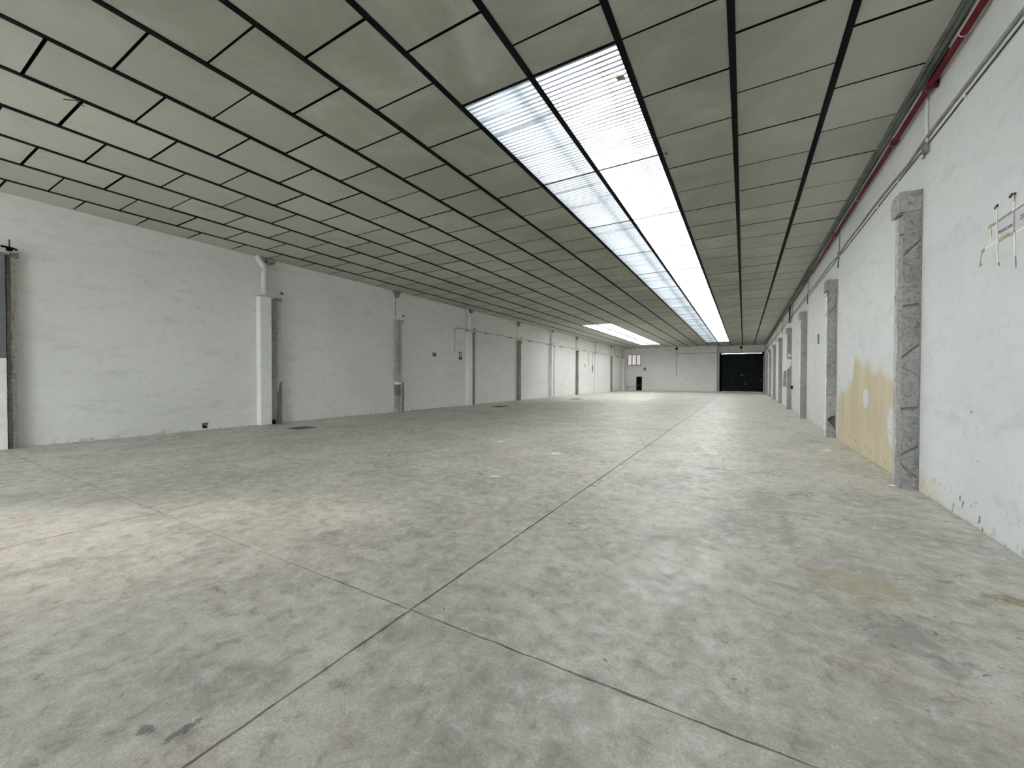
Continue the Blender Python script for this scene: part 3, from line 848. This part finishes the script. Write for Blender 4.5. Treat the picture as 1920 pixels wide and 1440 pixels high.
strip([(6.04, 3.145), (5.98, 3.15)], .030, 'oldtape', 'tape_strip', .004, .003)
strip([(5.62, 3.172), (5.4, 3.178), (5.0, 3.178)], .012, 'tape', 'tape_strip', .003, .005)
strip([(6.15, 2.93), (6.02, 2.955), (5.85, 2.962), (5.82, 2.955)], .022, 'tape', 'tape_strip', .003, .002)
strip([(5.84, 2.955), (5.70, 2.965), (5.56, 2.95)], .030, 'oldtape', 'tape_strip', .003, .004)
strip([(5.57, 2.945), (5.40, 2.955), (5.0, 2.96)], .022, 'tape', 'tape_strip', .003, .002)
strip([(6.16, 2.935), (6.11, 2.945)], .032, 'greytape', 'tape_strip', .004, .005)
strip([(6.16, 2.93), (6.20, 2.87), (6.20, 2.80)], .008, 'greytape', 'tape_strip')
strip([(6.22, 2.80), (6.175, 2.805)], .018, 'greytape', 'tape_strip', .005)
strip([(6.01, 3.14), (6.00, 3.05), (6.0, 2.97)], .016, 'tape', 'tape_strip')
strip([(5.99, 3.13), (5.98, 3.04)], .010, 'oldtape', 'tape_strip', .003, .004)
strip([(5.89, 3.31), (5.885, 3.22), (5.87, 3.0), (5.86, 2.85), (5.84, 2.74)], .015, 'tape', 'tape_strip', .003, .005)
strip([(5.92, 3.30), (5.87, 3.315)], .020, 'cable', 'tape_strip', .012)
strip([(5.85, 2.75), (5.83, 2.71)], .014, 'greytape', 'tape_strip', .006)
strip([(5.585, 3.31), (5.585, 3.24)], .016, 'oldtape', 'tape_strip', .003, .005)
strip([(5.585, 3.24), (5.585, 3.16)], .022, 'tape', 'tape_strip', .003, .006)
strip([(5.585, 3.16), (5.58, 2.95)], .010, 'greytape', 'tape_strip', .003, .005)
strip([(5.575, 2.95), (5.565, 2.85), (5.56, 2.73)], .018, 'tape', 'tape_strip', .003, .005)
strip([(5.56, 2.74), (5.55, 2.62)], .012, 'greytape', 'tape_strip', .005)
strip([(5.66, 3.31), (5.62, 3.325), (5.57, 3.31)], .020, 'cable', 'tape_strip', .014)
def lettering(body, size, name, M4, mat, parent, ext=.0006):
    cu = bpy.data.curves.new(name, 'FONT'); cu.body = body; cu.size = size; cu.extrude = ext; cu.resolution_u = 3
    cu.align_x = 'CENTER'; cu.align_y = 'CENTER'; cu.offset = size * .012
    cu.materials.append(M[mat])
    tmp = bpy.data.objects.new(name + '_tmp', cu); COL.objects.link(tmp)
    dg = bpy.context.evaluated_depsgraph_get(); dg.update()
    me = bpy.data.meshes.new_from_object(tmp.evaluated_get(dg))
    bpy.data.objects.remove(tmp)
    me.name = name
    me.transform(M4)
    return link(name, me, parent)
# on wall_right reading direction is -Y, up is Z, normal -X
def on_right(x, y, z, sx=1.0): return Matrix(((0, 0, -1, x), (-sx, 0, 0, y), (0, 1, 0, z), (0, 0, 0, 1)))
lettering('PRODUCCION', .045, 'lettering', on_right(RX - .0025, 5.735, 3.035, .80), 'ink', sg)
lettering('ZO', .06, 'lettering', on_right(RX - .0025, 5.455, 3.06, 1.0), 'ink', sg)

# ------------------------------------------------------------------ small signs
def man_runs(y, z, s, side, xw, parent):
    """simple running figure and arrow for an exit sign, drawn as flat shapes"""
    polys = [[(-.1, .32), (0, .36), (.06, .28), (-.02, .22)], [(-.06, .2), (.10, .18), (.02, -.08), (-.12, -.05)], [(.0, -.05), (.10, -.12), (.28, -.32), (.18, -.36), (-.05, -.14)],
             [(-.1, -.05), (-.02, -.1), (-.16, -.3), (-.34, -.3), (-.34, -.24), (-.2, -.22)]]
    for p in polys:
        q = [(y - side * u * s, z + v * s) for u, v in p]
        mesh_obj('pictogram', prism(q, 'x', xw, xw + (.002 if side < 0 else -.002)), 'signwhite', parent)
def wall_sign(xw, y, z, w, h, mat, label, nm, cat='sign', group=None):
    s = 1 if xw > 0 else -1
    t = thing(nm, (xw, y, z), label, cat, group)
    mesh_obj('plate', bevbox((min(xw, xw - s * .012), max(xw, xw - s * .012), y - w / 2, y + w / 2, z - h / 2, z + h / 2), .003, 1), mat, t)
    return t, s
t, s = wall_sign(RX, 16.9, 2.94, .30, .32, 'signgreen', 'small dark green exit sign on the white wall between two pilasters', 'exit_sign')
man_runs(16.9, 2.94, .26, 1, RX - .012, t)
t, s = wall_sign(LX, 16.52, 2.87, .46, .26, 'signwhite', 'white and green exit sign on the downpipe wall', 'exit_sign')
mesh_obj('green_field', boxes((LX + .012, LX + .014, 16.42, 16.72, 2.77, 2.97)), 'signgreen', t)
man_runs(16.57, 2.87, .18, -1, LX + .014, t)
t, s = wall_sign(LX, 18.86, 2.92, .26, .46, 'signred', 'red fire sign on the white wall beside a downpipe casing', 'fire_sign')
mesh_obj('pale_field', boxes((LX + .012, LX + .014, 18.77, 18.95, 2.86, 3.10)), 'signwhite', t)
mesh_obj('pictogram', boxes((LX + .014, LX + .016, 18.83, 18.89, 2.89, 3.05)), 'signred', t)
t, s = wall_sign(LX, 40.1, 2.98, .24, .34, 'signgrey', 'small dark sign on the downpipe wall beside a thin cable drop', 'wall_sign')
mesh_obj('pale_field', boxes((LX + .012, LX + .014, 40.03, 40.17, 2.96, 3.06)), 'signwhite', t)
fs = thing('fire_sign', (-11.57, FAR, 2.9), 'small red sign on the end wall below and beside the high window', 'sign')
mesh_obj('plate', bevbox((-11.72, -11.44, FAR - .012, FAR, 2.76, 3.06), .003, 1), 'signred', fs)
mesh_obj('pale_field', boxes((-11.66, -11.50, FAR - .014, FAR - .012, 2.86, 3.0)), 'signgrey', fs)

# ------------------------------------------------------------------ cables on wall_left
lc = thing('wall_conduit', (LX, 37, 4.45), 'thin grey conduit along the downpipe wall with two drops', 'conduit')
mesh_obj('conduit', tubes(wavy(18.3, FAR - 1.2, 4.46, .02, 5.5, .018, LX + .285, [])), 'conduit', lc, True)
mesh_obj('drop', tubes(([(LX + .02, 18.3, 4.46), (LX + .02, 18.3, 3.05)], .014, 6)), 'conduit', lc)
mesh_obj('drop', tubes(([(LX + .02, 41.15, 4.44), (LX + .02, 41.15, 2.9)], .018, 6)), 'conduit', lc)
for k in range(12): mesh_obj('bracket', boxes((LX, LX + .29, 18.32 + 3.05 * k, 18.35 + 3.05 * k, 4.43, 4.48)), 'conduit', lc)
sb = thing('switch_box', (LX, 42.45, 2.75), 'grey switch box on the downpipe wall beside a white casing', 'box')
mesh_obj('box', bevbox((LX, LX + .09, 42.36, 42.56, 2.58, 3.0), .01), 'conduit', sb)
mesh_obj('conduit', tubes(([(LX + .03, 42.46, 3.0), (LX + .03, 42.46, 4.44)], .02, 8)), 'conduit', sb)
mesh_obj('tail', tubes(([(LX + .03, 42.5, 2.58), (LX + .03, 42.5, 2.25)], .025, 8)), 'cable', sb)
hw = thing('loose_cable', (LX, 50.9, 5.6), 'black loose cable hanging from the ceiling near the corner casing', 'cable')
mesh_obj('cable', tubes(([(LX + .04, 50.45, 5.70), (LX + .05, 50.8, 5.4), (LX + .05, 51.0, 5.05), (LX + .06, 51.2, 4.8)], .022, 6)), 'cable', hw)

# ------------------------------------------------------------------ end wall: window, door, siren, cables
w1 = tag(bpy.data.objects.new('window_1', None), 'high three pane window with grey frame on the end wall', kind='structure')
COL.objects.link(w1); w1.location = ((WX0 + WX1) / 2, FAR, WZ0)
fw = .075
mesh_obj('window_frame', boxes((WX0, WX1, FAR + .02, FAR + .10, WZ0, WZ0 + fw), (WX0, WX1, FAR + .02, FAR + .10, WZ1 - fw, WZ1), (WX0, WX0 + fw, FAR + .02, FAR + .10, WZ0 + fw, WZ1 - fw),
                               (WX1 - fw, WX1, FAR + .02, FAR + .10, WZ0 + fw, WZ1 - fw)), 'frame', w1)
third = (WX1 - WX0) / 3
for k in (1, 2): mesh_obj('mullion', boxes((WX0 + k * third - .05, WX0 + k * third + .05, FAR + .025, FAR + .095, WZ0 + fw, WZ1 - fw)), 'frame', w1)
for k in range(3): mesh_obj('pane', boxes((WX0 + k * third + .05, WX0 + (k + 1) * third - .05, FAR + .055, FAR + .061, WZ0 + fw, WZ1 - fw)), 'pane', w1)
mesh_obj('window_sill', boxes((WX0 - .03, WX1 + .03, FAR - .03, FAR + .02, WZ0 - .04, WZ0)), 'frame', w1)
d1 = tag(bpy.data.objects.new('door_1', None), 'small black door in the end wall with a pale push bar', kind='structure')
COL.objects.link(d1); d1.location = ((DX0 + DX1) / 2, FAR, 0)
mesh_obj('door_leaf', boxes((DX0 + .06, DX1 - .04, FAR + .12, FAR + .17, 0.0, DH - .04)), 'blackout', d1)
mesh_obj('door_frame', boxes((DX0, DX0 + .06, FAR - .01, FAR + .2, 0, DH), (DX1 - .04, DX1, FAR - .01, FAR + .2, 0, DH), (DX0, DX1, FAR - .01, FAR + .2, DH - .04, DH)), 'signgrey', d1)
mesh_obj('push_bar', tubes(([(DX0 + .10, FAR + .07, .70), (DX1 - .12, FAR + .07, .70)], .022, 8)), 'steel', d1)
si = thing('alarm_siren', (-7.56, FAR, 5.5), 'round black siren high on the end wall with a cable below it', 'siren')
mesh_obj('dome', tubes(([(-7.56, FAR, 5.50), (-7.56, FAR - .1, 5.50), (-7.56, FAR - .16, 5.50)], .15, 16)), 'black', si)
mesh_obj('cable', tubes(([(-7.56, FAR - .02, 5.4), (-7.58, FAR - .02, 2.2)], .022, 6)), 'cable', si)
mesh_obj('side_cable', tubes(([(-7.6, FAR - .02, 5.36), (-9.2, FAR - .02, 5.34)], .022, 6)), 'conduit', si)
mesh_obj('switch', bevbox((-7.64, -7.52, FAR - .05, FAR, 2.06, 2.2), .01), 'conduit', si)
mesh_obj('cross_cable', tubes(([(-7.56, FAR - .02, 4.80), (REC_X - .02, FAR - .02, 4.86)], .028, 6)), 'conduit', si)
fl = thing('floor_pipe_loop', (-13.6, FAR, .2), 'thin grey pipe loop low on the end wall beside the small black door', 'pipe')
mesh_obj('pipe', tubes(([(DX0 - .2, FAR - .03, .48), (-13.95, FAR - .03, .50)], .02, 6), ([(-14.05, FAR - .03, .05), (-14.05, FAR - .03, .42), (-13.95, FAR - .03, .5), (-13.78, FAR - .03, .46), (-13.72, FAR - .03, .32), (-13.74, FAR - .03, .16)], .028, 8)), 'conduit', fl)
mesh_obj('riser', tubes(([(LX + .08, FAR - .06, 0), (LX + .08, FAR - .06, 4.5)], .05, 8)), 'rail', fl)

# ------------------------------------------------------------------ gate
gt = tag(bpy.data.objects.new('door_2', None), 'large dark green metal gate with wicket door in the recess', kind='structure')
COL.objects.link(gt); gt.location = (0, GATE_Y, 0)
gy = GATE_Y + .05
mesh_obj('gate_frame', boxes((GX0 - .14, GX0 + .06, gy - .09, gy + .08, 0, GTOP), (GX1 - .1, GX1 + .1, gy - .09, gy + .08, 0, GTOP), (GX0, GX1, gy + .0, gy + .08, GTOP - .1, GTOP)), 'gateframe', gt)
zr = [0.02, .92, 1.78, 2.90, 4.73]
xs = [GX0 + .10, GX0 + 1.70, GX0 + 2.85, GX1 - .14]
for k in range(4):
    cols = [(xs[0], xs[1]), (xs[1], xs[2]), (xs[2], xs[3])] if k < 2 else [(xs[0], xs[3])]
    for (a, b) in cols:
        mesh_obj('gate_panel', bevbox((a + .025, b - .025, gy - .03, gy + .02, zr[k] + .03, zr[k + 1] - (.03 if k < 3 else .0)), .012), 'gate', gt)
for k in (1, 2, 3): mesh_obj('cross_rail', boxes((xs[0], xs[3], gy - .012, gy + .03, zr[k] - .03, zr[k] + .03)), 'gateframe', gt)
mesh_obj('side_gap_board', boxes((GX0 + .05, GX0 + .12, gy - .02, gy + .03, 0, 4.73), (GX1 - .16, GX1 - .09, gy - .02, gy + .03, 0, 4.73)), 'gateframe', gt)
mesh_obj('back_sheet', boxes((GX0 + .05, GX1 - .09, gy + .021, gy + .03, 0, 4.73)), 'gateframe', gt)
mesh_obj('lock_plate', bevbox((xs[2] - .14, xs[2] - .05, gy - .05, gy - .03, .88, 1.02), .006), 'signwhite', gt)
mesh_obj('pull_handle', tubes(([(-.35, gy - .06, 2.08), (-.05, gy - .06, 2.08)], .02, 6)), 'steel', gt)
for z in (1.35, 2.85): mesh_obj('hinge', boxes((GX1 - .16, GX1 - .10, gy - .06, gy - .02, z, z + .12)), 'steel', gt)
mesh_obj('track', boxes((GX0 - .25, GX0 - .16, GATE_Y - .10, GATE_Y - .02, 0, 1.9)), 'pvc', gt)
sn = thing('alarm_siren', (-.3, GATE_Y, 5.5), 'black siren on the lintel above the dark gate', 'siren')
mesh_obj('dome', tubes(([(-.3, GATE_Y, 5.47), (-.3, GATE_Y - .14, 5.47)], .15, 14)), 'black', sn)
mesh_obj('cable', tubes(([(-.3, GATE_Y - .02, 5.34), (-.3, GATE_Y - .02, 4.9)], .02, 6)), 'cable', sn)

# meter boxes by the fourth pilaster of the pipe wall
mb = thing('meter_box', (RX, 28.3, 1.2), 'grey meter box on the pipe wall past the patched pilaster', 'box')
mesh_obj('case', bevbox((RX - .16, RX - .003, 27.6, 28.1, 1.20, 2.05), .015), 'conduit', mb)
mesh_obj('lower_case', bevbox((RX - .14, RX - .003, 28.2, 28.9, 1.15, 1.65), .015), 'conduit', mb)
mesh_obj('door', boxes((RX - .165, RX - .16, 27.66, 28.04, 1.28, 1.97)), 'rail', mb)
pb_ = thing('push_button', (RX, 24.9, 1.15), 'small black push button box beside the patched pilaster', 'switch')
mesh_obj('case', bevbox((RX - .07, RX, 24.85, 25.15, 1.08, 1.24), .01), 'black', pb_)
mesh_obj('button', tubes(([(RX - .07, 25.0, 1.16), (RX - .085, 25.0, 1.16)], .03, 8)), 'signred', pb_)

# ------------------------------------------------------------------ floor: covers, litter
for (x, y, w, d, lab) in [(-12.25, 7.75, .62, .62, 'dark iron floor cover with pale frame near the fat downpipe'),
                          (-12.0, 19.5, .6, 1.1, 'dark iron floor cover beside the downpipe casing with the red sign'),
                          (-11.4, 29.8, .7, 1.0, 'dark iron floor cover between the farther white casings')]:
    t = thing('floor_cover', (x, y, 0), lab, 'floor cover', 'iron floor covers')
    mesh_obj('frame', boxes((x - w / 2 - .03, x + w / 2 + .03, y - d / 2 - .03, y + d / 2 + .03, 0.0, .003)), 'conc', t)
    mesh_obj('cover', bevbox((x - w / 2, x + w / 2, y - d / 2, y + d / 2, .003, .009), .002, 1), 'manhole', t)
    for s_ in (-1, 1): mesh_obj('lifting_eye', boxes((x - .03, x + .03, y + s_ * d * .35 - .012, y + s_ * d * .35 + .012, .009, .012)), 'black', t)
def scrap(x, y, w, d, ang, lab, seed):
    w *= 1.5; d *= 1.7
    bm = bmesh.new(); n = 4
    ca, sa = math.cos(ang), math.sin(ang); g = {}
    for i in range(n + 1):
        for j in range(n + 1):
            u = (i / n - .5) * w; v = (j / n - .5) * d
            u += .1 * w * noise.noise((i, j, seed)); v += .1 * d * noise.noise((j, i, seed + 5))
            z = .004 + .012 * abs(noise.noise((i * .6, j * .6, seed * 3)))
            g[i, j] = (bm.verts.new((u * ca - v * sa + x, u * sa + v * ca + y, z)), bm.verts.new((u * ca - v * sa + x, u * sa + v * ca + y, z - .0035)))
    for i in range(n):
        for j in range(n):
            for q in (0, 1): bm.faces.new([g[a][q] for a in ((i, j), (i + 1, j), (i + 1, j + 1), (i, j + 1))])
    ed = [(i, 0) for i in range(n)] + [(n, j) for j in range(n)] + [(i, n) for i in range(n, 0, -1)] + [(0, j) for j in range(n, 0, -1)]
    for k in range(len(ed)):
        a, b = g[ed[k]], g[ed[(k + 1) % len(ed)]]
        bm.faces.new((a[0], b[0], b[1], a[1]))
    o = mesh_obj('paper_scrap', bm, 'paper')
    return tag(o, lab, 'paper scrap', 'paper scraps on the floor')
scrap(-5.29, 8.62, .12, .09, .4, 'white paper scrap lying farther out past the cross joint of the floor', 1)
scrap(-3.44, 7.82, .13, .10, 1.0, 'white paper scrap lying on the cross joint of the floor', 2)
scrap(-3.48, 5.48, .11, .07, .2, 'white paper scrap lying alone in the middle of a floor slab', 3)
scrap(1.62, 11.2, .12, .08, .8, 'white paper scrap near the foot of the yellow stained wall', 4)
scrap(1.93, 8.02, .05, .05, .3, 'crumb of white paper at the foot of the rough pilaster near the taped sign', 5)

# ------------------------------------------------------------------ bits on the ceiling
def on_ceiling(px_, py_):
    d = fwd + rgt * ((px_ - 960) / FPX) + up * ((720 - py_) / FPX)
    k = (CEIL - CAM_Z) / d.z
    return Vector((d.x * k, d.y * k, CEIL))
for px_, py_, lab in ((140, 183, 'bent black wire stub hanging from the boards near the half grey casing'), (937, 518, 'short wire stub hanging from the ceiling boards in mid hall'),
                      (1248, 285, 'frayed wire stub at the lap of the long skylight')):
    c = on_ceiling(px_, py_) + Vector((0, 0, -.012))
    t = thing('wire_stub', c, lab, 'wire', 'wire stubs on the ceiling')
    mesh_obj('wire', tubes(([c + Vector((0, 0, .03)), c + Vector((.03, .02, -.03)), c + Vector((.02, -.12, -.09))], .007, 5)), 'cable', t)
    mesh_obj('wire', tubes(([c + Vector((0, 0, .03)), c + Vector((-.05, .05, -.03)), c + Vector((-.02, .11, -.05))], .006, 5)), 'cable', t)
c = on_ceiling(1163, 146)
tag(mesh_obj('dirt_clod', rough_box((c.x - .05, c.x + .05, c.y - .05, c.y + .05, CEIL - .012, CEIL + .03), 3, 4, .03), 'conc2'), 'grey clump of dirt stuck under the long skylight sheet', 'clump')
